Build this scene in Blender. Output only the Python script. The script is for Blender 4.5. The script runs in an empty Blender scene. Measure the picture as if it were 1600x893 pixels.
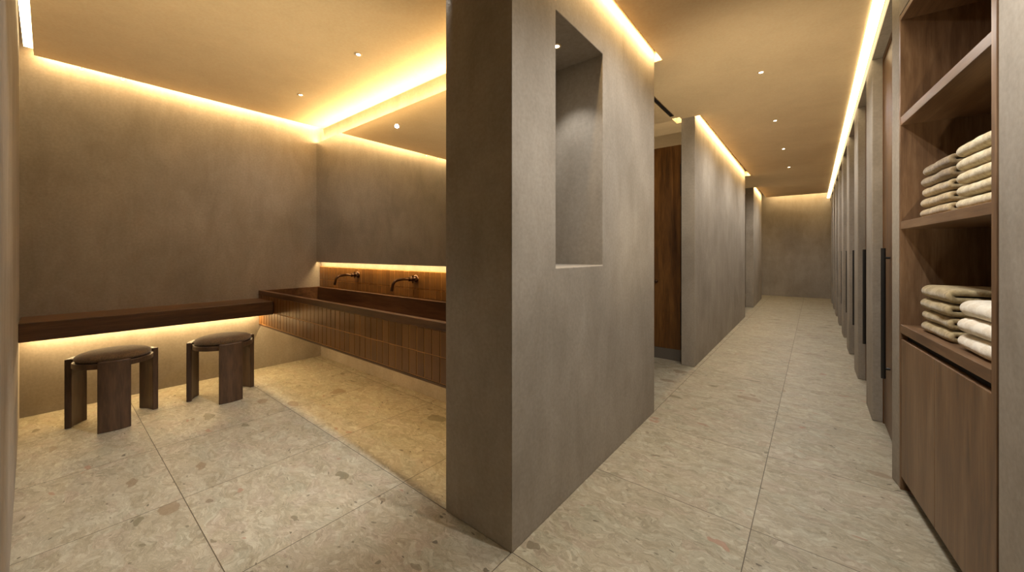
import bpy, bmesh, math, random
from mathutils import Vector, Matrix, noise

random.seed(7)
SC = bpy.context.scene
COL = SC.collection
PI = math.pi

# ------------------------------------------------------------------ helpers
def lin(r, g, b):
    def f(c):
        c /= 255.0
        return c / 12.92 if c <= 0.04045 else ((c + 0.055) / 1.055) ** 2.4
    return (f(r), f(g), f(b), 1.0)

def link(o, parent=None):
    COL.objects.link(o)
    if parent is not None:
        o.parent = parent
    return o

def bx(bm, x0, y0, z0, x1, y1, z1, bev=0.0):
    """axis aligned box, optionally bevelled"""
    t = bmesh.new()
    r = bmesh.ops.create_cube(t, size=1.0)
    for v in t.verts:
        v.co = Vector(((x0 + x1) / 2 + v.co.x * (x1 - x0), (y0 + y1) / 2 + v.co.y * (y1 - y0), (z0 + z1) / 2 + v.co.z * (z1 - z0)))
    if bev > 0:
        bmesh.ops.bevel(t, geom=list(t.edges), offset=bev, segments=2, affect='EDGES', profile=0.6)
    merge(bm, t)

def prism(bm, pts, z0, z1):
    lo = [bm.verts.new((x, y, z0)) for x, y in pts]
    hi = [bm.verts.new((x, y, z1)) for x, y in pts]
    n = len(pts)
    bm.faces.new(lo[::-1]); bm.faces.new(hi)
    for i in range(n):
        bm.faces.new((lo[i], lo[(i + 1) % n], hi[(i + 1) % n], hi[i]))

def merge(bm, t):
    me = bpy.data.meshes.new('tmp')
    t.to_mesh(me); t.free()
    bm.from_mesh(me)
    bpy.data.meshes.remove(me)

def tube(bm, pts, rads, seg=16):
    """swept round tube with its ends closed"""
    pts = [Vector(p) for p in pts]
    if not isinstance(rads, (list, tuple)):
        rads = [rads] * len(pts)
    rings = []
    up = Vector((0.123, 0.31, 0.94)).normalized()
    for i, p in enumerate(pts):
        if i == 0: d = pts[1] - p
        elif i == len(pts) - 1: d = p - pts[i - 1]
        else: d = (pts[i + 1] - p).normalized() + (p - pts[i - 1]).normalized()
        d.normalize()
        a = d.cross(up).normalized(); b = d.cross(a).normalized()
        up = -b.cross(d).cross(d) if False else up
        rings.append([bm.verts.new(p + rads[i] * (math.cos(2 * PI * k / seg) * a + math.sin(2 * PI * k / seg) * b)) for k in range(seg)])
    for i in range(len(rings) - 1):
        for k in range(seg):
            bm.faces.new((rings[i][k], rings[i][(k + 1) % seg], rings[i + 1][(k + 1) % seg], rings[i + 1][k]))
    bm.faces.new(rings[0][::-1]); bm.faces.new(rings[-1])

def lathe(bm, prof, seg=48, origin=(0, 0, 0), axis='Z'):
    """profile of (radius, height) pairs turned round an axis; zero radii close it"""
    o = Vector(origin)
    def P(r, h, a):
        c, s = r * math.cos(a), r * math.sin(a)
        return o + (Vector((c, s, h)) if axis == 'Z' else Vector((c, h, -s)))
    rings = []
    for r, h in prof:
        if r < 1e-6: rings.append([bm.verts.new(P(0, h, 0))])
        else: rings.append([bm.verts.new(P(r, h, 2 * PI * k / seg)) for k in range(seg)])
    for i in range(len(rings) - 1):
        A, B = rings[i], rings[i + 1]
        for k in range(seg):
            k2 = (k + 1) % seg
            if len(A) == 1 and len(B) == 1: continue
            if len(A) == 1: bm.faces.new((A[0], B[k2], B[k]))
            elif len(B) == 1: bm.faces.new((A[k], A[k2], B[0]))
            else: bm.faces.new((A[k], A[k2], B[k2], B[k]))

def obj(name, bm, mat, parent=None, smooth=False, bevel=0.0, seg=2, sub=0):
    bmesh.ops.recalc_face_normals(bm, faces=list(bm.faces))
    me = bpy.data.meshes.new(name)
    bm.to_mesh(me); bm.free()
    if mat: me.materials.append(mat)
    if smooth:
        me.polygons.foreach_set('use_smooth', [True] * len(me.polygons))
    o = bpy.data.objects.new(name, me)
    link(o, parent)
    if bevel > 0:
        m = o.modifiers.new('bevel', 'BEVEL'); m.width = bevel; m.segments = seg
        m.limit_method = 'ANGLE'; m.angle_limit = math.radians(40)
    if sub:
        m = o.modifiers.new('sub', 'SUBSURF'); m.levels = sub; m.render_levels = sub
    return o

def smooth_angle(o, deg=35):
    me = o.data
    me.polygons.foreach_set('use_smooth', [True] * len(me.polygons))
    b = bmesh.new(); b.from_mesh(me)
    for e in b.edges:
        if len(e.link_faces) == 2 and e.calc_face_angle() > math.radians(deg): e.smooth = False
    b.to_mesh(me); b.free()
    return o

def tag(o, label, cat, group=None):
    o['label'] = label; o['category'] = cat
    if group: o['group'] = group
    return o

def thing(name, label, cat, loc=(0, 0, 0), rz=0.0, group=None):
    o = bpy.data.objects.new(name, None)
    o.empty_display_size = 0.1
    o.location = loc; o.rotation_euler = (0, 0, rz)
    link(o)
    return tag(o, label, cat, group)

def struct(name, bm, mat, parent=None, bevel=0.0):
    o = obj(name, bm, mat, parent, bevel=bevel)
    if parent is None: o['kind'] = 'structure'
    return o

def dup(root, label, loc, rz=None):
    r = root.copy(); COL.objects.link(r)
    r.location = loc
    if rz is not None: r.rotation_euler = (0, 0, rz)
    r['label'] = label
    for ch in list(root.children):
        c = ch.copy(); COL.objects.link(c); c.parent = r
        for g in list(ch.children):
            d = g.copy(); COL.objects.link(d); d.parent = c
    return r

def cut(o, boxes):
    """cut boxes out of a mesh for good"""
    for b in boxes:
        t = bmesh.new(); bx(t, *b)
        me = bpy.data.meshes.new('cutter'); t.to_mesh(me); t.free()
        c = bpy.data.objects.new('cutter', me); COL.objects.link(c)
        m = o.modifiers.new('cut', 'BOOLEAN'); m.object = c; m.operation = 'DIFFERENCE'; m.solver = 'EXACT'
        bpy.context.view_layer.update()
        dg = bpy.context.evaluated_depsgraph_get()
        new = bpy.data.meshes.new_from_object(o.evaluated_get(dg))
        old = o.data; o.modifiers.remove(m); o.data = new
        bpy.data.meshes.remove(old)
        bpy.data.objects.remove(c); bpy.data.meshes.remove(me)

# ------------------------------------------------------------------ materials
class NT:
    def __init__(s, name):
        s.m = bpy.data.materials.new(name); s.m.use_nodes = True
        s.t = s.m.node_tree; s.t.nodes.clear()
        s.out = s.n('ShaderNodeOutputMaterial')
    def n(s, typ, ins=None, **kw):
        nd = s.t.nodes.new(typ)
        for k, v in kw.items(): setattr(nd, k, v)
        for k, v in (ins or {}).items(): s.set(nd, k, v)
        return nd
    def set(s, nd, k, v):
        sock = nd.inputs[k]
        if hasattr(v, 'is_output') or isinstance(v, bpy.types.NodeSocket): s.t.links.new(v, sock)
        else: sock.default_value = v
    def math(s, op, a, b=0.0, c=0.0):
        nd = s.n('ShaderNodeMath', {0: a, 1: b, 2: c}, operation=op); return nd.outputs[0]
    def vmath(s, op, a, b=(0, 0, 0)):
        nd = s.n('ShaderNodeVectorMath', {0: a, 1: b}, operation=op); return nd.outputs[0]
    def noise(s, vec, scale, detail=4, rough=0.55, dist=0.0):
        return s.n('ShaderNodeTexNoise', {'Vector': vec, 'Scale': scale, 'Detail': detail, 'Roughness': rough, 'Distortion': dist})
    def ramp(s, fac, stops):
        nd = s.n('ShaderNodeValToRGB', {0: fac})
        els = nd.color_ramp.elements
        els[0].position, els[0].color = stops[0]
        els[1].position, els[1].color = stops[-1]
        for p, c in stops[1:-1]:
            e = els.new(p); e.color = c
        return nd.outputs[0]
    def mix(s, fac, a, b, typ='MIX'):
        nd = s.n('ShaderNodeMix', data_type='RGBA', blend_type=typ)
        for k, v in ((0, fac), (6, a), (7, b)): s.set(nd, k, v)
        return nd.outputs[2]
    def coords(s):
        return s.n('ShaderNodeTexCoord').outputs['Object']
    def bsdf(s, col, rough=0.7, metal=0.0, bump=None, bs=0.2, bd=0.01, spec=0.5, **more):
        b = s.n('ShaderNodeBsdfPrincipled', {'Base Color': col, 'Roughness': rough, 'Metallic': metal, 'Specular IOR Level': spec})
        for k, v in more.items(): s.set(b, k.replace('_', ' '), v)
        if bump is not None:
            bp = s.n('ShaderNodeBump', {'Height': bump, 'Strength': bs, 'Distance': bd})
            s.t.links.new(bp.outputs[0], b.inputs['Normal'])
        s.t.links.new(b.outputs[0], s.out.inputs[0])
        return s.m

def plaster(name, c0, c1, rough=0.8):
    k = NT(name); p = k.coords()
    big = k.noise(p, 1.6, 5, 0.6, 0.4).outputs[0]
    st = k.vmath('MULTIPLY', p, (1, 1, 0.35))
    mid = k.noise(st, 7, 6, 0.65, 0.6).outputs[0]
    f = k.math('ADD', k.math('MULTIPLY', big, 0.6), k.math('MULTIPLY', mid, 0.4))
    col = k.ramp(f, [(0.36, c0), (0.64, c1)])
    fine = k.noise(p, 60, 4, 0.6).outputs[0]
    col = k.mix(0.10, col, k.ramp(fine, [(0.3, (0.05, 0.05, 0.05, 1)), (0.7, (0.9, 0.9, 0.9, 1))]), 'OVERLAY')
    h = k.math('ADD', k.math('MULTIPLY', mid, 0.8), k.math('MULTIPLY', fine, 0.25))
    return k.bsdf(col, rough, bump=h, bs=0.25, bd=0.004, spec=0.25)

def wood(name, dark, mid, light, axis='X', scale=1.0, rough=0.42, coat=0.0):
    k = NT(name); p = k.coords()
    s = {'X': (0.12, 1, 1), 'Y': (1, 0.12, 1), 'Z': (1, 1, 0.12)}[axis]
    q = k.vmath('MULTIPLY', p, tuple(v * scale for v in s))
    w = k.noise(q, 7, 3, 0.5, 0.7).outputs[0]
    g = k.noise(k.vmath('ADD', q, (0.3, 1.7, 2.1)), 34, 6, 0.65, 0.25).outputs[0]
    s2 = {'X': (0.02, 1, 1), 'Y': (1, 0.02, 1), 'Z': (1, 1, 0.02)}[axis]
    pores = k.noise(k.vmath('MULTIPLY', p, tuple(v * scale for v in s2)), 240, 2, 0.5).outputs[0]
    f = k.math('ADD', k.math('MULTIPLY', w, 0.5), k.math('MULTIPLY', g, 0.5))
    col = k.ramp(f, [(0.34, dark), (0.5, mid), (0.66, light)])
    col = k.mix(k.math('MULTIPLY', k.math('LESS_THAN', pores, 0.40), 0.35), col, dark)
    r = k.math('ADD', k.math('MULTIPLY', g, 0.16), rough - 0.08)
    return k.bsdf(col, r, bump=g, bs=0.12, bd=0.002, spec=0.45, Coat_Weight=coat, Coat_Roughness=0.25)

def floor_stone():
    k = NT('pebbled_stone_tile'); p = k.coords()
    sx = k.n('ShaderNodeSeparateXYZ', {0: p})
    TX, TY = 0.70, 0.72
    ux = k.math('DIVIDE', k.math('ADD', sx.outputs[0], 0.205), TX)
    uy = k.math('DIVIDE', k.math('SUBTRACT', sx.outputs[1], 0.40), TY)
    cell = k.n('ShaderNodeCombineXYZ', {0: k.math('FLOOR', ux), 1: k.math('FLOOR', uy)})
    wn = k.n('ShaderNodeTexWhiteNoise', {'Vector': cell.outputs[0]}, noise_dimensions='3D')
    # the cast stone is cut at random out of the block: shift the pattern tile by tile
    q = k.vmath('ADD', p, k.vmath('MULTIPLY', wn.outputs[1], (9, 9, 0)))
    warp = k.noise(q, 5.0, 3, 0.6).outputs[1]
    q2 = k.vmath('ADD', q, k.vmath('MULTIPLY', k.vmath('SUBTRACT', warp, (0.5, 0.5, 0.5)), (0.16, 0.16, 0)))
    # lying fragments, longer one way
    ql = k.vmath('MULTIPLY', q2, (0.75, 1.5, 1))
    v1 = k.n('ShaderNodeTexVoronoi', {'Vector': ql, 'Scale': 13.0, 'Randomness': 1.0})
    s1 = k.n('ShaderNodeSeparateColor', {0: v1.outputs['Color']})
    base = k.ramp(s1.outputs[0], [(0.0, lin(146, 139, 116)), (0.22, lin(166, 157, 132)), (0.42, lin(182, 173, 149)), (0.6, lin(174, 156, 138)), (0.8, lin(168, 168, 146)), (1.0, lin(196, 189, 168))])
    v2 = k.n('ShaderNodeTexVoronoi', {'Vector': k.vmath('MULTIPLY', q2, (1.0, 2.3, 1)), 'Scale': 36.0})
    s2 = k.n('ShaderNodeSeparateColor', {0: v2.outputs['Color']})
    small = k.ramp(s2.outputs[1], [(0.0, lin(130, 120, 98)), (0.25, lin(162, 152, 128)), (0.75, lin(182, 172, 148)), (1.0, lin(214, 206, 184))])
    col = k.mix(0.5, base, small)
    cloud = k.noise(q, 2.6, 6, 0.7, 0.8).outputs[0]
    col = k.mix(0.28, col, k.ramp(cloud, [(0.35, lin(150, 144, 122)), (0.65, lin(190, 176, 154))]))
    # thin curling shell-like flecks, pale and dark
    fl = k.noise(k.vmath('MULTIPLY', q2, (1, 2.2, 1)), 17, 5, 0.6, 2.6).outputs[0]
    pale = k.math('LESS_THAN', k.math('ABSOLUTE', k.math('SUBTRACT', fl, 0.56)), 0.010)
    dk = k.math('LESS_THAN', k.math('ABSOLUTE', k.math('SUBTRACT', fl, 0.43)), 0.008)
    col = k.mix(k.math('MULTIPLY', pale, 0.55), col, lin(216, 206, 182))
    col = k.mix(k.math('MULTIPLY', dk, 0.5), col, lin(112, 98, 76))
    # pebbles
    for sc, thr, keep, cols, am in ((3.4, 0.24, 0.40, (lin(112, 105, 80), lin(140, 118, 92)), 0.68),
                                    (9.0, 0.24, 0.66, (lin(112, 104, 82), lin(170, 126, 104)), 0.7),
                                    (26.0, 0.24, 0.72, (lin(84, 74, 58), lin(120, 112, 92)), 0.8)):
        vp = k.n('ShaderNodeTexVoronoi', {'Vector': k.vmath('MULTIPLY', k.vmath('ADD', q2, (sc, 1.3 * sc, 0)), (0.8, 1.7, 1)), 'Scale': sc})
        sp = k.n('ShaderNodeSeparateColor', {0: vp.outputs['Color']})
        msk = k.math('MULTIPLY', k.math('LESS_THAN', vp.outputs['Distance'], k.math('MULTIPLY', sp.outputs[1], thr)), k.math('GREATER_THAN', sp.outputs[0], keep))
        col = k.mix(k.math('MULTIPLY', msk, am), col, k.ramp(sp.outputs[2], [(0.0, cols[0]), (1.0, cols[1])]))
    tint = k.math('ADD', k.math('MULTIPLY', wn.outputs[0], 0.06), 0.70)
    col = k.mix(1.0, col, k.n('ShaderNodeCombineColor', {0: tint, 1: tint, 2: tint}).outputs[0], 'MULTIPLY')
    # joints
    def edge(u, T):
        fr = k.math('FRACT', u)
        return k.math('MULTIPLY', k.math('SUBTRACT', 0.5, k.math('ABSOLUTE', k.math('SUBTRACT', fr, 0.5))), T)
    d = k.math('MINIMUM', edge(ux, TX), edge(uy, TY))
    g = k.math('LESS_THAN', d, 0.0016)
    col = k.mix(g, col, lin(70, 60, 46))
    h = k.math('SUBTRACT', k.math('MULTIPLY', s2.outputs[0], 0.05), k.math('MULTIPLY', g, 1.0))
    rough = k.math('ADD', k.math('MULTIPLY', s1.outputs[1], 0.12), 0.46)
    return k.bsdf(col, rough, bump=h, bs=0.25, bd=0.003, spec=0.4)

def glazed_tile():
    k = NT('glazed_tile'); p = k.coords()
    at = k.n('ShaderNodeAttribute', attribute_name='tile_shade', attribute_type='GEOMETRY')
    nz = k.noise(k.vmath('MULTIPLY', p, (1, 1, 0.4)), 22, 4, 0.6).outputs[0]
    f = k.math('ADD', k.math('MULTIPLY', k.math('ADD', k.math('MULTIPLY', at.outputs['Fac'], 0.55), 0.22), 0.6), k.math('MULTIPLY', nz, 0.4))
    col = k.ramp(f, [(0.15, lin(96, 64, 32)), (0.5, lin(122, 84, 42)), (0.85, lin(144, 102, 54))])
    return k.bsdf(col, 0.30, bump=nz, bs=0.12, bd=0.004, spec=0.5)

def towel_mat(name, c0, c1):
    k = NT(name); p = k.coords()
    a = k.noise(p, 26, 4, 0.65, 1.4).outputs[0]
    f = k.noise(p, 420, 2, 0.6).outputs[0]
    col = k.ramp(a, [(0.40, c0), (0.58, c1)])
    col = k.mix(0.25, col, k.ramp(f, [(0.3, (0.25, 0.25, 0.25, 1)), (0.7, (0.8, 0.8, 0.8, 1))]), 'OVERLAY')
    h = k.math('ADD', k.math('MULTIPLY', a, 0.7), k.math('MULTIPLY', f, 0.5))
    return k.bsdf(col, 0.95, bump=h, bs=0.6, bd=0.004, spec=0.1, Sheen_Weight=0.3)

def plain(name, col, rough=0.5, metal=0.0, spec=0.5):
    k = NT(name); p = k.coords()
    nz = k.noise(p, 90, 3, 0.6).outputs[0]
    c = k.mix(0.12, col, k.ramp(nz, [(0.3, (0.15, 0.15, 0.15, 1)), (0.7, (0.85, 0.85, 0.85, 1))]), 'OVERLAY')
    return k.bsdf(c, k.math('ADD', k.math('MULTIPLY', nz, 0.1), rough - 0.05), metal, spec=spec)

def emit(name, col, strength):
    k = NT(name)
    e = k.n('ShaderNodeEmission', {0: col, 1: strength})
    k.t.links.new(e.outputs[0], k.out.inputs[0])
    return k.m

WARM = (1.0, 0.69, 0.33)
NEUT = (1.0, 0.975, 0.935)
M = {}
M['plaster'] = plaster('taupe_plaster', lin(140, 131, 118), lin(164, 155, 142))
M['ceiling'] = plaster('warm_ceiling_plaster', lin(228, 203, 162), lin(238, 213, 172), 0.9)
M['floor'] = floor_stone()
M['walnut_x'] = wood('walnut_along', lin(58, 38, 24), lin(88, 60, 38), lin(114, 82, 54), 'X')
M['walnut_y'] = wood('walnut_bench', lin(54, 37, 24), lin(82, 57, 37), lin(108, 78, 52), 'Y')
M['walnut_z'] = wood('walnut_upright', lin(88, 64, 44), lin(118, 90, 64), lin(142, 114, 86), 'Z', 1.2)
M['walnut_s'] = wood('walnut_shelf', lin(88, 64, 44), lin(118, 90, 64), lin(142, 114, 86), 'X', 1.2)
M['stall'] = wood('chestnut_upright', lin(64, 40, 16), lin(100, 65, 28), lin(132, 90, 42), 'Z', 0.8, 0.4)
M['door'] = wood('walnut_door', lin(70, 48, 28), lin(100, 70, 42), lin(124, 90, 56), 'Z', 1.0)
M['stool'] = wood('dark_oak', lin(48, 34, 23), lin(70, 50, 34), lin(90, 66, 46), 'Z', 2.0, 0.5)
M['tile'] = glazed_tile()
M['grout'] = plain('brown_grout', lin(196, 146, 88), 0.85)
M['bronze'] = plain('dark_bronze', lin(92, 70, 56), 0.3, 1.0)
M['black'] = plain('black_metal', lin(30, 29, 28), 0.42, 0.0)
M['dark'] = plain('dark_recess', lin(22, 18, 15), 0.8)
M['alu'] = plain('brushed_metal', lin(200, 190, 170), 0.35, 1.0)
M['plinth'] = plain('grey_stone_plinth', lin(96, 88, 78), 0.7)
M['led'] = emit('led_glow', (1.0, 0.80, 0.48, 1), 9.0)
M['lens'] = emit('lamp_glow', (1.0, 0.90, 0.72, 1), 30.0)

def fabric():
    k = NT('woven_brown_fabric'); p = k.coords()
    a = k.noise(p, 120, 3, 0.7).outputs[0]
    b = k.noise(p, 14, 3, 0.6).outputs[0]
    col = k.ramp(k.math('ADD', k.math('MULTIPLY', a, 0.7), k.math('MULTIPLY', b, 0.3)), [(0.35, lin(66, 50, 34)), (0.65, lin(112, 90, 64))])
    return k.bsdf(col, 0.95, bump=a, bs=0.5, bd=0.003, spec=0.1, Sheen_Weight=0.25)
M['fabric'] = fabric()

def mirror_mat():
    k = NT('mirror_glass')
    return k.bsdf((0.80, 0.79, 0.77, 1), 0.015, 1.0)
M['mirror'] = mirror_mat()

# ------------------------------------------------------------------ the shell
H, TOP = 2.53, 2.80
X_BENCH, Y_SINK = -4.30, 1.92
PX0, PX1, PY0, PY1 = -1.28, -0.90, 1.115, 2.757

b = bmesh.new(); bx(b, -4.6, -1.8, -0.06, 1.4, 12.6, 0.0)
struct('floor', b, M['floor'])

b = bmesh.new(); bx(b, -4.5, -0.5, 0, X_BENCH, 2.2, TOP)
struct('wall_west', b, M['plaster'])

b = bmesh.new()
prism(b, [(-4.3, -0.125), (-4.3, -0.30), (-1.2, -0.30), (-1.2, -0.068)], 0, TOP)
struct('wall_south', b, M['plaster'], bevel=0.004)

b = bmesh.new(); bx(b, -4.5, Y_SINK, 0, PX0, 2.757, TOP)
struct('wall_north', b, M['plaster'])

b = bmesh.new(); bx(b, PX0, PY0, 0, PX1, PY1, TOP)
pillar = obj('wall_middle', b, M['plaster']); pillar['kind'] = 'structure'
cut(pillar, [(-1.225, 1.428, 1.083, -0.8, 1.907, 2.238)])
m = pillar.modifiers.new('bevel', 'BEVEL'); m.width = 0.004; m.segments = 2; m.limit_method = 'ANGLE'

# second and third partition on the left of the corridor
b = bmesh.new(); prism(b, [(-1.066, 4.10), (-0.936, 4.10), (-0.965, 7.87), (-1.066, 7.87)], 0, TOP)
struct('wall_corridor', b, M['plaster'], bevel=0.004)
b = bmesh.new(); prism(b, [(-1.14, 9.36), (-0.995, 9.36), (-1.03, 11.3), (-1.14, 11.3)], 0, TOP)
struct('wall_corridor_far', b, M['plaster'], bevel=0.004)
b = bmesh.new(); bx(b, -2.6, 7.80, 0, -1.066, 7.87, TOP)
struct('wall_stall', b, M['plaster'])
b = bmesh.new(); bx(b, -2.4, 12.3, 0, 0.9, 12.45, TOP)
struct('wall_end', b, M['plaster'])
b = bmesh.new(); bx(b, -2.75, 2.757, 0, -2.6, 12.3, TOP)
struct('wall_lobby', b, M['plaster'])
b = bmesh.new(); bx(b, -2.6, 4.208, 0, -1.066, 4.30, 0.1215)
struct('baseboard_stall', b, M['plinth'])
# behind the camera
b = bmesh.new(); bx(b, -1.35, -1.75, 0, 1.3, -1.6, TOP); struct('wall_behind', b, M['plaster'])
b = bmesh.new(); bx(b, -1.35, -1.6, 0, -1.2, -0.30, TOP); struct('wall_behind_left', b, M['plaster'])

# ceiling: one plaster soffit with light slots left open along the walls
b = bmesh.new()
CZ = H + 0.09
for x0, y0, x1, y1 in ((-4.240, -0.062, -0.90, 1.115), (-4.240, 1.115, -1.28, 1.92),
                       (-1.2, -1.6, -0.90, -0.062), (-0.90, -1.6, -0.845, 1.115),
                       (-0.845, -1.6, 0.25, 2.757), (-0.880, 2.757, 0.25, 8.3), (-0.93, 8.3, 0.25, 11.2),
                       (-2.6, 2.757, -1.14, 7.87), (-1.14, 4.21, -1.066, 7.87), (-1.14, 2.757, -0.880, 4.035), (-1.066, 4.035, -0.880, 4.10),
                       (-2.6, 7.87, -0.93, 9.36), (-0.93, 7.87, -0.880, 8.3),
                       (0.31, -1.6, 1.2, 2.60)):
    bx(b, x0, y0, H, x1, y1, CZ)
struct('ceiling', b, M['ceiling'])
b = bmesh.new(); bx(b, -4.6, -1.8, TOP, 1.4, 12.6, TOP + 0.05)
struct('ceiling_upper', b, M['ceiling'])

# right side: plaster piers with recessed doors between them
FX = 0.31
b = bmesh.new(); bx(b, FX, 2.70, 2.478, 0.50, 12.3, TOP); struct('wall_east', b, M['plaster'])
b = bmesh.new(); bx(b, 0.50, 2.713, 0, 0.60, 12.3, TOP); struct('wall_east_rear', b, M['plaster'])
NP = 8; PER = 1.09; Y1 = 3.56
for i in range(NP):
    y = Y1 + i * PER
    b = bmesh.new(); bx(b, FX, y, 0, 0.50, y + 0.365, 2.478)
    struct('trim_%d' % (i + 1), b, M['plaster'], bevel=0.005)
# end pier beside the cabinet, and the wall on its near side, both on the slightly turned cabinet line
ang = math.atan2(-0.99527, 0.09703)
CE = Vector((0.0970, -0.9953)); CN = Vector((0.9953, 0.0970)); CO = Vector((0.327, 2.606))
def cab(s, d): 
    v = CO + s * CE + d * CN
    return (v.x, v.y)
b = bmesh.new(); prism(b, [(0.3095, 2.713), (0.3255, 2.629), (0.75, 2.672), (0.75, 2.713)], 0, TOP)
struct('trim_%d' % (NP + 1), b, M['plaster'], bevel=0.004)
b = bmesh.new(); prism(b, [cab(0.889, 0.0), cab(0.889, 0.45), cab(4.3, 0.45), cab(4.3, 0.0)], 0, TOP)
struct('wall_right', b, M['plaster'], bevel=0.004)
b = bmesh.new(); prism(b, [cab(-0.02, 0.0), cab(-0.02, 0.45), cab(0.889, 0.45), cab(0.889, 0.0)], 2.312, TOP)
struct('wall_right_header', b, M['plaster'])

# doors between the piers
def door(n, y0, y1):
    b = bmesh.new()
    bx(b, 0.366, y0 + 0.02, 0.012, 0.406, y1 - 0.02, 2.44)
    d = obj('door_%d' % n, b, M['door'], bevel=0.003); d['kind'] = 'structure'
    b = bmesh.new()
    bx(b, 0.362, y0, 0, 0.42, y0 + 0.018, 2.478); bx(b, 0.362, y1 - 0.018, 0, 0.42, y1, 2.478); bx(b, 0.362, y0 + 0.018, 2.444, 0.42, y1 - 0.018, 2.478)
    obj('door_frame', b, M['door'], d)
    hy = y0 + 0.66 * (y1 - y0)
    b = bmesh.new()
    tube(b, [(0.336, hy, 0.37), (0.336, hy, 1.18)], 0.0115, 14)
    for z in (0.43, 1.12):
        tube(b, [(0.3365, hy, z), (0.3665, hy, z)], 0.007, 10)
    obj('door_handle', b, M['black'], d, smooth=False)
    return d
edges = [2.713] + [Y1 + i * PER + 0.365 for i in range(NP)]
for i in range(NP):
    door(i + 1, edges[i], Y1 + i * PER)

# ------------------------------------------------------------------ tile panels as real tiles
def tile_panel_bm(x0, x1, z_rows, y_face, depth, w, gap=0.0040):
    bm = bmesh.new()
    lay = bm.faces.layers.float.new('tile_shade')
    n = int(round((x1 - x0) / w)); w = (x1 - x0) / n
    for (z0, z1) in z_rows:
        for i in range(n):
            t = bmesh.new()
            l2 = t.faces.layers.float.new('tile_shade')
            a, c = x0 + i * w + gap / 2, x0 + (i + 1) * w - gap / 2
            dy = random.uniform(-0.0006, 0.0006)
            bmesh.ops.create_cube(t, size=1.0)
            for v in t.verts:
                v.co = Vector(((a + c) / 2 + v.co.x * (c - a), y_face + depth / 2 + dy + v.co.y * depth, (z0 + z1) / 2 + v.co.z * (z1 - z0 - gap)))
            bmesh.ops.bevel(t, geom=[e for e in t.edges if all(v.co.y < y_face + depth * 0.4 for v in e.verts)], offset=0.0022, segments=2, affect='EDGES')
            s = random.random()
            for f in t.faces: f[l2] = s
            merge(bm, t)
    return bm

# ------------------------------------------------------------------ trough sink
SX0, SX1, SY0, SY1 = -4.298, -1.282, 1.314, 1.900
sink = thing('trough_sink', 'long walnut trough sink with a brown tiled apron below the wide mirror', 'sink', (-2.79, 1.6, 0.44))
def loc(o):  # keep world-placed geometry when the parent empty is moved
    o.matrix_parent_inverse = o.parent.matrix_world.inverted() if False else Matrix.Translation(-Vector(o.parent.location))
    return o
b = bmesh.new()
bx(b, SX0, SY0, 0.735, SX1, SY0 + 0.040, 0.780)
bx(b, SX0, SY1 - 0.030, 0.600, SX1, SY1, 0.780)
bx(b, SX0, SY0 + 0.040, 0.600, SX0 + 0.035, SY1 - 0.030, 0.780)
bx(b, SX1 - 0.035, SY0 + 0.040, 0.600, SX1, SY1 - 0.030, 0.780)
loc(obj('rim', b, M['walnut_x'], sink, bevel=0.003))
b = bmesh.new()
bx(b, SX0 + 0.001, SY0 + 0.022, 0.585, SX1 - 0.001, SY1 - 0.001, 0.602)
bx(b, SX0 + 0.001, SY0 + 0.022, 0.602, SX1 - 0.001, SY0 + 0.040, 0.737)
loc(obj('basin', b, M['walnut_x'], sink))
b = tile_panel_bm(SX0, SX1, [(0.452, 0.5935), (0.5935, 0.735)], SY0 + 0.004, 0.009, 0.0686)
loc(obj('tiled_apron', b, M['tile'], sink))
b = bmesh.new()
bx(b, SX0, SY0 + 0.0065, 0.450, SX1, SY0 + 0.022, 0.735)
loc(obj('apron_backing', b, M['grout'], sink))
b = bmesh.new(); bx(b, SX0, SY0 + 0.003, 0.436, SX1, SY0 + 0.024, 0.4495)
loc(obj('bottom_trim', b, M['walnut_x'], sink))
for x in (-3.47, -2.55):
    b = bmesh.new(); lathe(b, [(0, 0.603), (0.028, 0.603), (0.030, 0.606), (0.024, 0.607), (0.020, 0.6045), (0, 0.6045)], 24, (x, 1.66, 0))
    loc(obj('drain', b, M['bronze'], sink))

# tiled backsplash
b = tile_panel_bm(SX0, SX1, [(0.7812, 0.8560), (0.8560, 1.0)], 1.905, 0.008, 0.0686)
splash = obj('tile_backsplash', b, M['tile'])
tag(splash, 'strip of glazed brown wall tiles between trough sink and mirror', 'tile backsplash')
b = bmesh.new(); bx(b, SX0, 1.9075, 0.7805, SX1, 1.9195, 1.003)
obj('grout_bed', b, M['grout'], splash)

# ------------------------------------------------------------------ mirror with plaster backing
mir = thing('wall_mirror', 'wide frameless wall mirror above the trough sink reflecting the plaster wall', 'mirror', (-2.79, 1.9, 1.05))
b = bmesh.new(); bx(b, -4.292, 1.868, 1.05, -1.284, 1.874, 2.366); loc(obj('mirror_glass', b, M['mirror'], mir))
b = bmesh.new(); bx(b, -4.285, 1.8745, 1.062, -1.290, 1.9195, 2.354); loc(obj('backing_panel', b, M['plaster'], mir))

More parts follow.
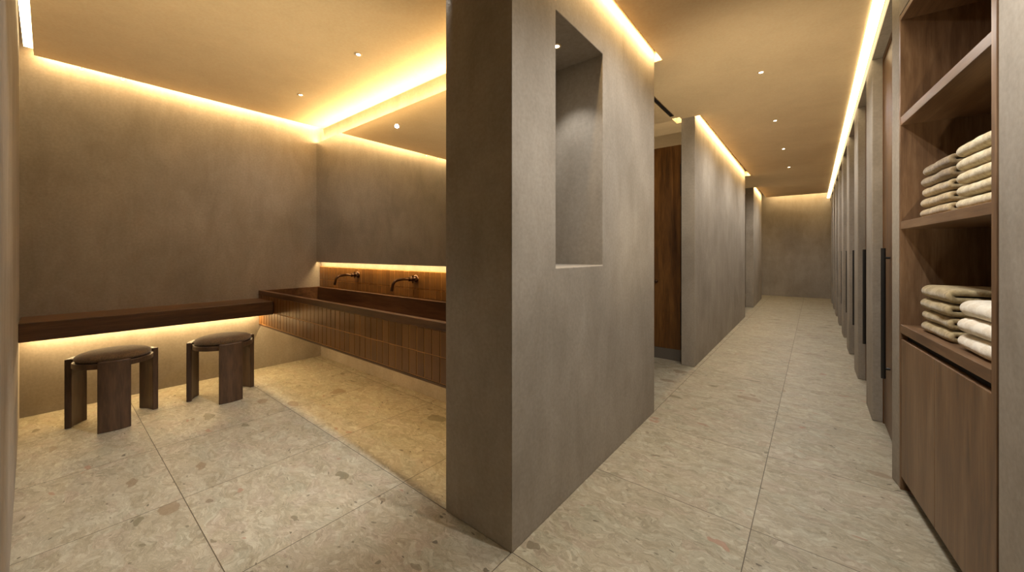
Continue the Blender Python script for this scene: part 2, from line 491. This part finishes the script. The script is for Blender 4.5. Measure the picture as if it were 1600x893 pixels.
# ------------------------------------------------------------------ faucets
def faucet(label, x):
    f = thing('wall_faucet', label, 'faucet', (x, 1.905, 0.937), 0, 'bronze faucets over the trough sink')
    b = bmesh.new()
    lathe(b, [(0, 0), (0.031, 0), (0.032, -0.004), (0.028, -0.010), (0.016, -0.013), (0, -0.013)], 28, axis='Y')
    obj('wall_flange', b, M['bronze'], f, smooth=True)
    b = bmesh.new()
    lathe(b, [(0, -0.011), (0.013, -0.012), (0.014, -0.022), (0.019, -0.026), (0.020, -0.044), (0.014, -0.049), (0.014, -0.060), (0.018, -0.063), (0.018, -0.070), (0.011, -0.074), (0, -0.076)], 24, axis='Y')
    smooth_angle(obj('valve_body', b, M['bronze'], f))
    b = bmesh.new()
    tube(b, [(0, -0.036, 0.015), (0, -0.036, 0.030)], 0.006, 12)
    tube(b, [(0, -0.036, -0.015), (0, -0.036, -0.032)], 0.006, 12)
    tube(b, [(-0.014, -0.036, 0), (-0.036, -0.036, 0.002)], [0.008, 0.010], 12)
    tube(b, [(0.014, -0.036, 0), (0.036, -0.036, 0.002)], [0.008, 0.010], 12)
    tube(b, [(0.030, -0.036, 0.002), (0.050, -0.036, 0.004)], [0.013, 0.011], 14)
    smooth_angle(obj('cross_handle', b, M['bronze'], f), 50)
    pts = [(0, -0.070, 0.0)]
    pts += [(0, -0.070 - 0.10 * t, 0.004 * math.sin(t * PI)) for t in (0.25, 0.5, 0.75, 1.0)]
    cy, cz, r = -0.170, -0.052, 0.052
    for a in range(0, 76, 9):
        t = math.radians(a); pts.append((0, cy - r * math.sin(t), cz + r * math.cos(t)))
    last = pts[-1]
    pts.append((0, last[1] - 0.008, last[2] - 0.028)); pts.append((0, last[1] - 0.013, last[2] - 0.048))
    b = bmesh.new(); tube(b, pts, [0.0105] * (len(pts) - 1) + [0.0115], 16)
    smooth_angle(obj('spout', b, M['bronze'], f), 50)
    return f
fa = faucet('bronze wall faucet nearer the bench corner', -3.47)
dup(fa, 'bronze wall faucet nearer the plaster partition', (-2.55, 1.905, 0.937))

# ------------------------------------------------------------------ bench shelf
b = bmesh.new(); bx(b, X_BENCH + 0.001, -0.118, 0.582, -3.90, 1.3125, 0.703)
bench = obj('wall_bench', b, M['walnut_y'], bevel=0.004)
tag(bench, 'thick walnut plank bench fixed along the wall behind the stools', 'bench')

# ------------------------------------------------------------------ stools
def arc_slab(bm, r_in, r_out, half, z0, z1, n=8):
    """upright board gently curved round the seat; the outside faces +X"""
    cols = []
    for i in range(n + 1):
        a = -half + 2 * half * i / n
        cols.append([(r_in * math.cos(a), r_in * math.sin(a)), (r_out * math.cos(a), r_out * math.sin(a))])
    vs = [[bm.verts.new((p[0], p[1], z)) for z in (z0, z1) for p in c] for c in cols]
    for A, B in zip(vs, vs[1:]):
        bm.faces.new((A[0], B[0], B[2], A[2])); bm.faces.new((A[1], A[3], B[3], B[1]))
        bm.faces.new((A[0], A[1], B[1], B[0])); bm.faces.new((A[2], B[2], B[3], A[3]))
    for e in (vs[0], vs[-1]): bm.faces.new((e[0], e[2], e[3], e[1]))

def stool(label, loc_, rz):
    s = thing('upholstered_stool', label, 'stool', loc_, rz, 'low stools under the bench')
    b0 = bmesh.new(); arc_slab(b0, 0.196, 0.228, 0.345, 0.0, 0.452, 10)
    leg = obj('leg', b0, M['stool'], s, bevel=0.004)
    smooth_angle(leg)
    for k in (1, 2):
        l2 = leg.copy(); COL.objects.link(l2); l2.parent = s
        l2.rotation_euler = (0, 0, k * 2 * PI / 3)
    b = bmesh.new(); lathe(b, [(0.168, 0.402), (0.1945, 0.402), (0.1945, 0.436), (0.168, 0.436), (0.168, 0.402)], 72)
    smooth_angle(obj('seat_ring', b, M['stool'], s, bevel=0.003))
    b = bmesh.new(); lathe(b, [(0, 0.414), (0.167, 0.414), (0.167, 0.432), (0, 0.432)], 48)
    obj('seat_board', b, M['stool'], s)
    prof = [(0, 0.4325), (0.150, 0.4325), (0.172, 0.4370), (0.1835, 0.4460), (0.1860, 0.4560), (0.1810, 0.4670), (0.168, 0.4760), (0.142, 0.4840), (0.10, 0.4890), (0.05, 0.4910), (0, 0.4915)]
    b = bmesh.new(); lathe(b, prof, 72)
    for v in b.verts:
        n = noise.noise(v.co * 14)
        if v.co.z > 0.45: v.co.z += 0.0012 * n
    obj('cushion', b, M['fabric'], s, smooth=True)
    return s
st = stool('round brown cushioned stool at the left end of the bench', (-3.752, 0.287, 0), math.radians(-4))
dup(st, 'round brown cushioned stool nearer the trough sink', (-3.722, 0.893, 0), math.radians(-1))

# ------------------------------------------------------------------ stall door in the lobby
b = bmesh.new(); bx(b, -2.58, 4.205, 0.122, -1.098, 4.235, 2.298)
stall = obj('stall_door', b, M['stall'], bevel=0.002)
tag(stall, 'tall chestnut brown wooden stall door between the plaster partitions', 'door')
b = bmesh.new()
lathe(b, [(0, 4.2045), (0.017, 4.2045), (0.017, 4.200), (0.007, 4.199), (0.007, 4.184), (0.013, 4.180), (0.013, 4.170), (0.008, 4.166), (0, 4.165)], 20, (-1.352, 0, 0.84), 'Y')
obj('door_knob', b, M['bronze'], stall, smooth=True)
b = bmesh.new(); bx(b, -1.096, 4.214, 0.122, -1.068, 4.236, 2.298)
bx(b, -1.101, 4.2015, 0.28, -1.094, 4.2065, 0.62); bx(b, -1.101, 4.2015, 1.75, -1.094, 4.2065, 2.09)
obj('hinge_strip', b, M['black'], stall)

# ------------------------------------------------------------------ linen cabinet
CW, CD = 0.85, 0.36
cabn = thing('linen_cabinet', 'tall built-in walnut cabinet with open towel shelves above two doors', 'cabinet', (CO.x, CO.y, 0), ang)
def cpart(name, boxes, mat, bev=0.0015, parent=cabn):
    b = bmesh.new()
    for q in boxes: bx(b, *q)
    return obj(name, b, M[mat], parent, bevel=bev)
cpart('side_panel', [(-0.020, 0.0, 0.0, 0.0, CD + 0.015, 2.31)], 'walnut_z')
cpart('side_panel', [(CW, 0.0, 0.0, CW + 0.030, CD + 0.015, 2.31)], 'walnut_z')
cpart('back_panel', [(0.0, CD, 0.06, CW, CD + 0.015, 2.28)], 'walnut_z')
cpart('top_panel', [(0.0, 0.0, 2.280, CW, CD, 2.305)], 'walnut_s')
cpart('shelf', [(0.0, 0.001, 1.770, CW, CD, 1.810)], 'walnut_s')
cpart('shelf', [(0.0, 0.001, 1.265, CW, CD, 1.303)], 'walnut_s')
cpart('counter_shelf', [(0.0, 0.0, 0.762, CW, CD, 0.803)], 'walnut_s')
cpart('toe_kick', [(0.0, 0.045, 0.0, CW, 0.060, 0.060), (0.0, 0.045, 0.060, CW, CD, 0.068)], 'dark')
cpart('recess_strip', [(0.0, 0.026, 0.730, CW, 0.040, 0.762)], 'dark')
cpart('cabinet_door', [(0.003, 0.002, 0.066, 0.4125, 0.024, 0.732)], 'walnut_z')
cpart('cabinet_door', [(0.4155, 0.002, 0.066, CW - 0.003, 0.024, 0.732)], 'walnut_z')

# ------------------------------------------------------------------ towels
TW = {
    'sand':  towel_mat('sand_towel', lin(168, 146, 108), lin(196, 176, 138)),
    'brown': towel_mat('brown_shaded_towel', lin(134, 114, 84), lin(160, 140, 108)),  # brown, its darker tone partly standing in for shade atop the pile
    'cream': towel_mat('cream_towel', lin(196, 178, 138), lin(220, 206, 172)),
    'olive': towel_mat('olive_towel', lin(158, 140, 102), lin(184, 166, 128)),
    'white': towel_mat('white_towel', lin(226, 214, 192), lin(242, 234, 216)),
}
def towel_mesh(L, D, h, seed):
    """bath towel folded once: a thick sheet running round a soft fold at the front"""
    gap = 0.0035
    t = (h - gap) / 2          # sheet thickness
    rc = (t + gap) / 2         # centre-line radius of the fold
    path = []
    nb = 9
    for i in range(nb): path.append((D - (D - h * 0.5) * i / nb, t / 2, 0, -1))           # bottom, back to front
    for i in range(9):
        a = PI * i / 8
        path.append((h * 0.5 - rc * math.sin(a) * 1.15, h / 2 - rc * math.cos(a), -math.sin(a), -math.cos(a)))
    for i in range(1, nb + 1): path.append((h * 0.5 + (D - h * 0.5) * i / nb * 0.985, h - t / 2, 0, 1))
    ns = 26
    bm = bmesh.new()
    O, I = [], []
    off = Vector((seed * 3.17, seed * 1.91, seed * 2.23))
    for j in range(ns + 1):
        s = L * j / ns
        e = min(j, ns - j)
        round_ = (0.74, 0.93, 1.0)[min(e, 2)]
        so, si = [], []
        for k, (d, z, nd, nz) in enumerate(path):
            w = noise.noise(Vector((s * 9, d * 9, z * 18)) + off)
            w2 = noise.noise(Vector((s * 34, d * 34, z * 50)) + off * 1.7)
            for lst, sg in ((so, 1), (si, -1)):
                th = t / 2 * (round_ if sg > 0 else 0.9)
                amt = 0.0030 * w + 0.0017 * w2
                x = s + (0.003 * w if e == 0 else 0)
                dd = d + nd * (th * sg) + (0.006 * noise.noise(Vector((s * 7, 0.3, 0.1)) + off)) + amt * nd
                zz = z + nz * (th * sg)
                if sg > 0: zz += amt * (1 if nz > 0 else 0.25)
                lst.append(bm.verts.new((x, dd, max(zz, 0.0))))
        O.append(so); I.append(si)
    K = len(path)
    for j in range(ns):
        for k in range(K - 1):
            bm.faces.new((O[j][k], O[j][k + 1], O[j + 1][k + 1], O[j + 1][k]))
            bm.faces.new((I[j][k], I[j + 1][k], I[j + 1][k + 1], I[j][k + 1]))
        for k in (0, K - 1):
            bm.faces.new((O[j][k], O[j + 1][k], I[j + 1][k], I[j][k]))
    for j in (0, ns):
        for k in range(K - 1):
            bm.faces.new((O[j][k], I[j][k], I[j][k + 1], O[j][k + 1]))
    return bm

ORD = {0: 'bottom', 1: 'second', 2: 'third', 3: 'fourth'}
def stack(s0, L, z0, hs, mats, where, group, words, d0=0.03, D=0.30):
    z = z0; n = len(hs)
    for i, (h, mk, wd) in enumerate(zip(hs, mats, words)):
        seed = int(s0 * 100 + z0 * 37 + i * 11)
        rr = random.Random(seed)
        b = towel_mesh(L, D, h, seed % 29 + 1)
        o = obj('folded_towel', b, TW[mk], smooth=True, sub=1)
        jx, jd, jr = rr.uniform(-0.006, 0.006), rr.uniform(-0.006, 0.006), rr.uniform(-0.014, 0.014)
        x, y = cab(s0 + jx, d0 + jd)
        o.location = (x, y, z + 0.0006); o.rotation_euler = (0, 0, ang + jr)
        pos = 'topmost' if i == n - 1 else ('bottom' if i == 0 else ('second from bottom' if i == 1 else ('third from bottom' if i == 2 else 'fourth from bottom')))
        tag(o, '%s folded towel, %s in the %s' % (wd, pos, where), 'towel', group)
        z += h + 0.0030
stack(0.145, 0.30, 1.303, [0.042, 0.043, 0.043, 0.044, 0.046], ['sand', 'sand', 'sand', 'brown', 'brown'], 'left stack on the upper towel shelf', 'towels on the upper shelf', ['sand', 'sand', 'sand', 'brown', 'brown'])
stack(0.525, 0.315, 1.303, [0.042, 0.044, 0.045, 0.047, 0.048], ['cream'] * 5, 'right stack on the upper towel shelf', 'towels on the upper shelf', ['cream'] * 5, d0=0.025)
stack(0.150, 0.29, 0.803, [0.046, 0.047, 0.049, 0.056], ['olive'] * 4, 'left stack above the cabinet doors', 'towels on the lower shelf', ['beige'] * 4)
stack(0.530, 0.312, 0.803, [0.058, 0.056, 0.060], ['white'] * 3, 'right stack above the cabinet doors', 'towels on the lower shelf', ['white'] * 3, d0=0.025)

# ------------------------------------------------------------------ lamps and added fill spots
def area(name, loc_, rot, sx, sy, power, col=WARM, spread=PI):
    L = bpy.data.lights.new(name, 'AREA'); L.shape = 'RECTANGLE'; L.size = sx; L.size_y = sy
    L.energy = power; L.color = col; L.spread = spread
    o = bpy.data.objects.new(name, L); o.location = loc_; o.rotation_euler = rot
    COL.objects.link(o); return o
def spot(name, loc_, power, size=120, blend=0.8, col=NEUT, aim=None, rad=0.02):
    L = bpy.data.lights.new(name, 'SPOT'); L.energy = power; L.color = col
    L.spot_size = math.radians(size); L.spot_blend = blend; L.shadow_soft_size = rad
    o = bpy.data.objects.new(name, L); o.location = loc_
    if aim is not None:
        d = Vector(aim) - Vector(loc_); o.rotation_euler = d.to_track_quat('-Z', 'Y').to_euler()
    COL.objects.link(o); return o

def downlight_proto():
    t = thing('ceiling_downlight', '', 'ceiling light', (0, 0, 0), 0, 'recessed ceiling downlights')
    b = bmesh.new(); lathe(b, [(0.0175, -0.0030), (0.030, -0.0025), (0.031, 0.0), (0.0175, 0.0), (0.0175, -0.0030)], 32)
    obj('trim_ring', b, M['ceiling'], t, smooth=True)
    b = bmesh.new(); lathe(b, [(0, -0.0026), (0.0150, -0.0022), (0.0172, -0.0006), (0, -0.0006)], 24)
    obj('lens', b, M['lens'], t, smooth=True)
    return t
proto = downlight_proto()
spots = [((-2.466, 1.355), 'tiny downlight in the ceiling nearer the plaster partition, above the sink'),
         ((-3.486, 1.385), 'tiny downlight in the ceiling nearer the bench corner'),
         ((-0.315, 3.42), 'nearest of the downlights in a row along the corridor ceiling'),
         ((-0.315, 4.76), 'second nearest of the downlights along the corridor ceiling'),
         ((-0.315, 6.12), 'third nearest of the downlights along the corridor ceiling'),
         ((-0.315, 7.48), 'farthest of the downlights along the corridor ceiling')]
first = True
for (x, y), lab in spots:
    if first:
        proto.location = (x, y, H - 0.0003); proto['label'] = lab; first = False
    else: dup(proto, lab, (x, y, H - 0.0003))
for _o in [o for o in COL.objects if o.name.startswith('ceiling_downlight')]: _o.scale = (0.82, 0.82, 1.0)
nl = dup(proto, 'small downlight set in the soffit of the tall wall niche', (-1.054, 1.68, 2.2377))

EN = dict(corr=37.0, room=14.0, near=85.0, left=22.0, flood=270.0, niche=14.0, slot=8.5, bench=13.0, under=11.5, mirror=24.0, splash=9.0, up=60.0, upc=260.0, upr=195.0)
for y in (2.07, 3.42, 4.76, 6.12, 7.48, 8.82, 10.2):
    spot('downlight_or_fill_beam', (-0.315, y, H - 0.02), EN['corr'], 165, 0.7)
for x, y in ((-2.466, 1.355), (-3.486, 1.385)):
    spot('downlight_or_fill_beam', (x, y, H - 0.02), EN['room'], 160, 0.8)
spot('flood_beam', (-1.225, 1.1132, H - 0.03), EN['flood'], 54, 0.8, aim=(-2.5, 0.80, 0.0), rad=0.0015)
spot('downlight_or_fill_beam', (-1.75, 0.30, H - 0.03), EN['left'], 84, 0.8)  # added fill spot without a fixture, brightens the near left floor
spot('downlight_or_fill_beam', (-0.02, 1.30, H - 0.03), EN['near'], 140, 1.0, aim=(-0.1, 1.45, 0.0))  # added fill from above for the partition's side face and the cabinet
spot('niche_beam', (-1.054, 1.68, 2.215), EN['niche'], 90, 0.6, rad=0.012)

for p, k in (((-2.3, 3.45, 0.05), 0.12), ((-2.3, 8.6, 0.05), 0.5), ((-1.9, 5.6, 0.05), 0.8)):  # unseen upward spots, added to lift the lobby and stall ceilings
    spot('added_ceiling_fill', p, EN['up'] * k, 150, 0.9, col=(1.0, 0.80, 0.54), aim=(p[0] + (0.25 if p[0] < -1 else -0.2), p[1] + 0.05, 2.5), rad=0.06)
spot('added_ceiling_fill', (-0.30, 1.06, 0.03), EN['upc'], 50, 1.0, col=(1.0, 0.84, 0.60), aim=(-0.40, 4.2, 2.75), rad=0.06)  # added low spot out of view, lifts the corridor ceiling
spot('added_ceiling_fill', (-1.10, 0.50, 0.03), EN['upr'], 62, 1.0, col=(1.0, 0.84, 0.58), aim=(-2.95, 0.70, 2.53), rad=0.06)  # likewise added, brightens the ceiling over the stools and sink
# small spots in the light slot over the bench wall
pt = None
for y, lab in ((0.158, 'small spotlight in the ceiling slot over the left end of the bench'), (0.372, 'small spotlight in the ceiling slot, nearer the sink of two')):
    if pt is None:
        pt = thing('slot_spotlight', lab, 'spotlight', (-4.272, y, H), 0, 'spotlights in the slot over the bench')
        b = bmesh.new(); lathe(b, [(0.009, 0.05), (0.011, 0.05), (0.011, -0.006), (0.009, -0.006), (0.009, 0.05)], 20)
        obj('housing', b, M['alu'], pt)
        b = bmesh.new(); lathe(b, [(0, -0.005), (0.0085, -0.003), (0.0085, 0.001), (0, 0.001)], 20)
        obj('lens', b, M['lens'], pt)
    else: dup(pt, lab, (-4.272, y, H))

# visible light strips lying in their slots
def strip(label, box, group='warm light strips in the ceiling slots'):
    b = bmesh.new(); bx(b, *box)
    o = obj('led_strip_light', b, M['led'])
    return tag(o, label, 'light strip', group)
strip('long glowing light strip in the ceiling slot over the right-hand doors', (0.2505, -0.5, H - 0.007, 0.299, 12.25, H + 0.010))
strip('glowing light strip in the ceiling slot at the far left wall', (-4.15, -0.104, H + 0.014, -1.25, -0.064, H + 0.022))
strip('short glowing light strip in the ceiling gap beside the stall door', (-1.135, 4.045, H + 0.06, -1.07, 4.195, H + 0.068))

# hidden light strips
SZ = H + 0.055
MT = 22
area('slot_bench', (-4.252, 0.93, SZ), (0, math.radians(30), 0), 0.022, 1.95, EN['slot'] * 1.9)
area('slot_partition', (-0.858, 1.936, SZ), (0, math.radians(30), 0), 0.022, 1.62, EN['slot'] * 1.4)
area('slot_corridor', (-0.893, 5.985, SZ), (0, math.radians(30), 0), 0.022, 3.72, EN['slot'] * 3.2)
area('slot_corridor_far', (-0.945, 10.3, SZ), (0, math.radians(30), 0), 0.022, 1.85, EN['slot'] * 1.6)
area('slot_end', (-0.3, 12.15, TOP - 0.02), (0, 0, 0), 1.3, 0.10, EN['slot'] * 1.5)
area('under_bench', (-4.255, 0.6, 0.575), (0, math.radians(-20), 0), 0.02, 1.40, EN['bench'])
area('under_sink', (-2.79, 1.40, 0.578), (0, 0, 0), 2.96, 0.02, EN['under'])
area('over_mirror', (-2.79, 1.880, 2.370), (math.radians(180 + MT), 0, 0), 2.98, 0.02, EN['mirror'])
area('under_mirror', (-2.79, 1.879, 1.060), (math.radians(0), 0, 0), 2.98, 0.008, EN['splash'])

# air slot in the lobby ceiling
v = thing('linear_air_vent', 'narrow dark linear air slot in the ceiling before the stall door', 'vent', (-1.115, 3.40, H))
b = bmesh.new()
for x0, x1 in ((-0.020, -0.014), (0.014, 0.020)): bx(b, x0, -0.55, -0.004, x1, 0.55, -0.0003)
for y0, y1 in ((-0.556, -0.55), (0.55, 0.556)): bx(b, -0.020, y0, -0.004, 0.020, y1, -0.0003)
obj('vent_frame', b, M['alu'], v)
b = bmesh.new(); bx(b, -0.014, -0.55, -0.0012, 0.014, 0.55, -0.0003); obj('vent_slot', b, M['dark'], v)

# ------------------------------------------------------------------ camera, world, view
F = 585.0
cam = bpy.data.cameras.new('camera'); cam.sensor_fit = 'HORIZONTAL'; cam.sensor_width = 36.0
cam.lens = F / 1600.0 * 36.0; cam.shift_y = -(446.5 - 395.0) / 1600.0
cam.clip_start = 0.02
co = bpy.data.objects.new('camera', cam); co.location = (0, 0, 1.15)
co.rotation_euler = (PI / 2, 0, math.atan2(472.0, F))
COL.objects.link(co); SC.camera = co

w = bpy.data.worlds.new('world'); SC.world = w; w.use_nodes = True
w.node_tree.nodes['Background'].inputs[0].default_value = (0.02, 0.018, 0.015, 1)
SC.view_settings.view_transform = 'Standard'; SC.view_settings.look = 'None'
SC.view_settings.gamma = 1.0; SC.view_settings.use_curve_mapping = False
SC.view_settings.exposure = 0.0
SC.cycles.use_denoising = True
SC.cycles.max_bounces = 10; SC.cycles.diffuse_bounces = 6; SC.cycles.glossy_bounces = 5
SC.cycles.sample_clamp_indirect = 6.0; SC.cycles.caustics_reflective = False
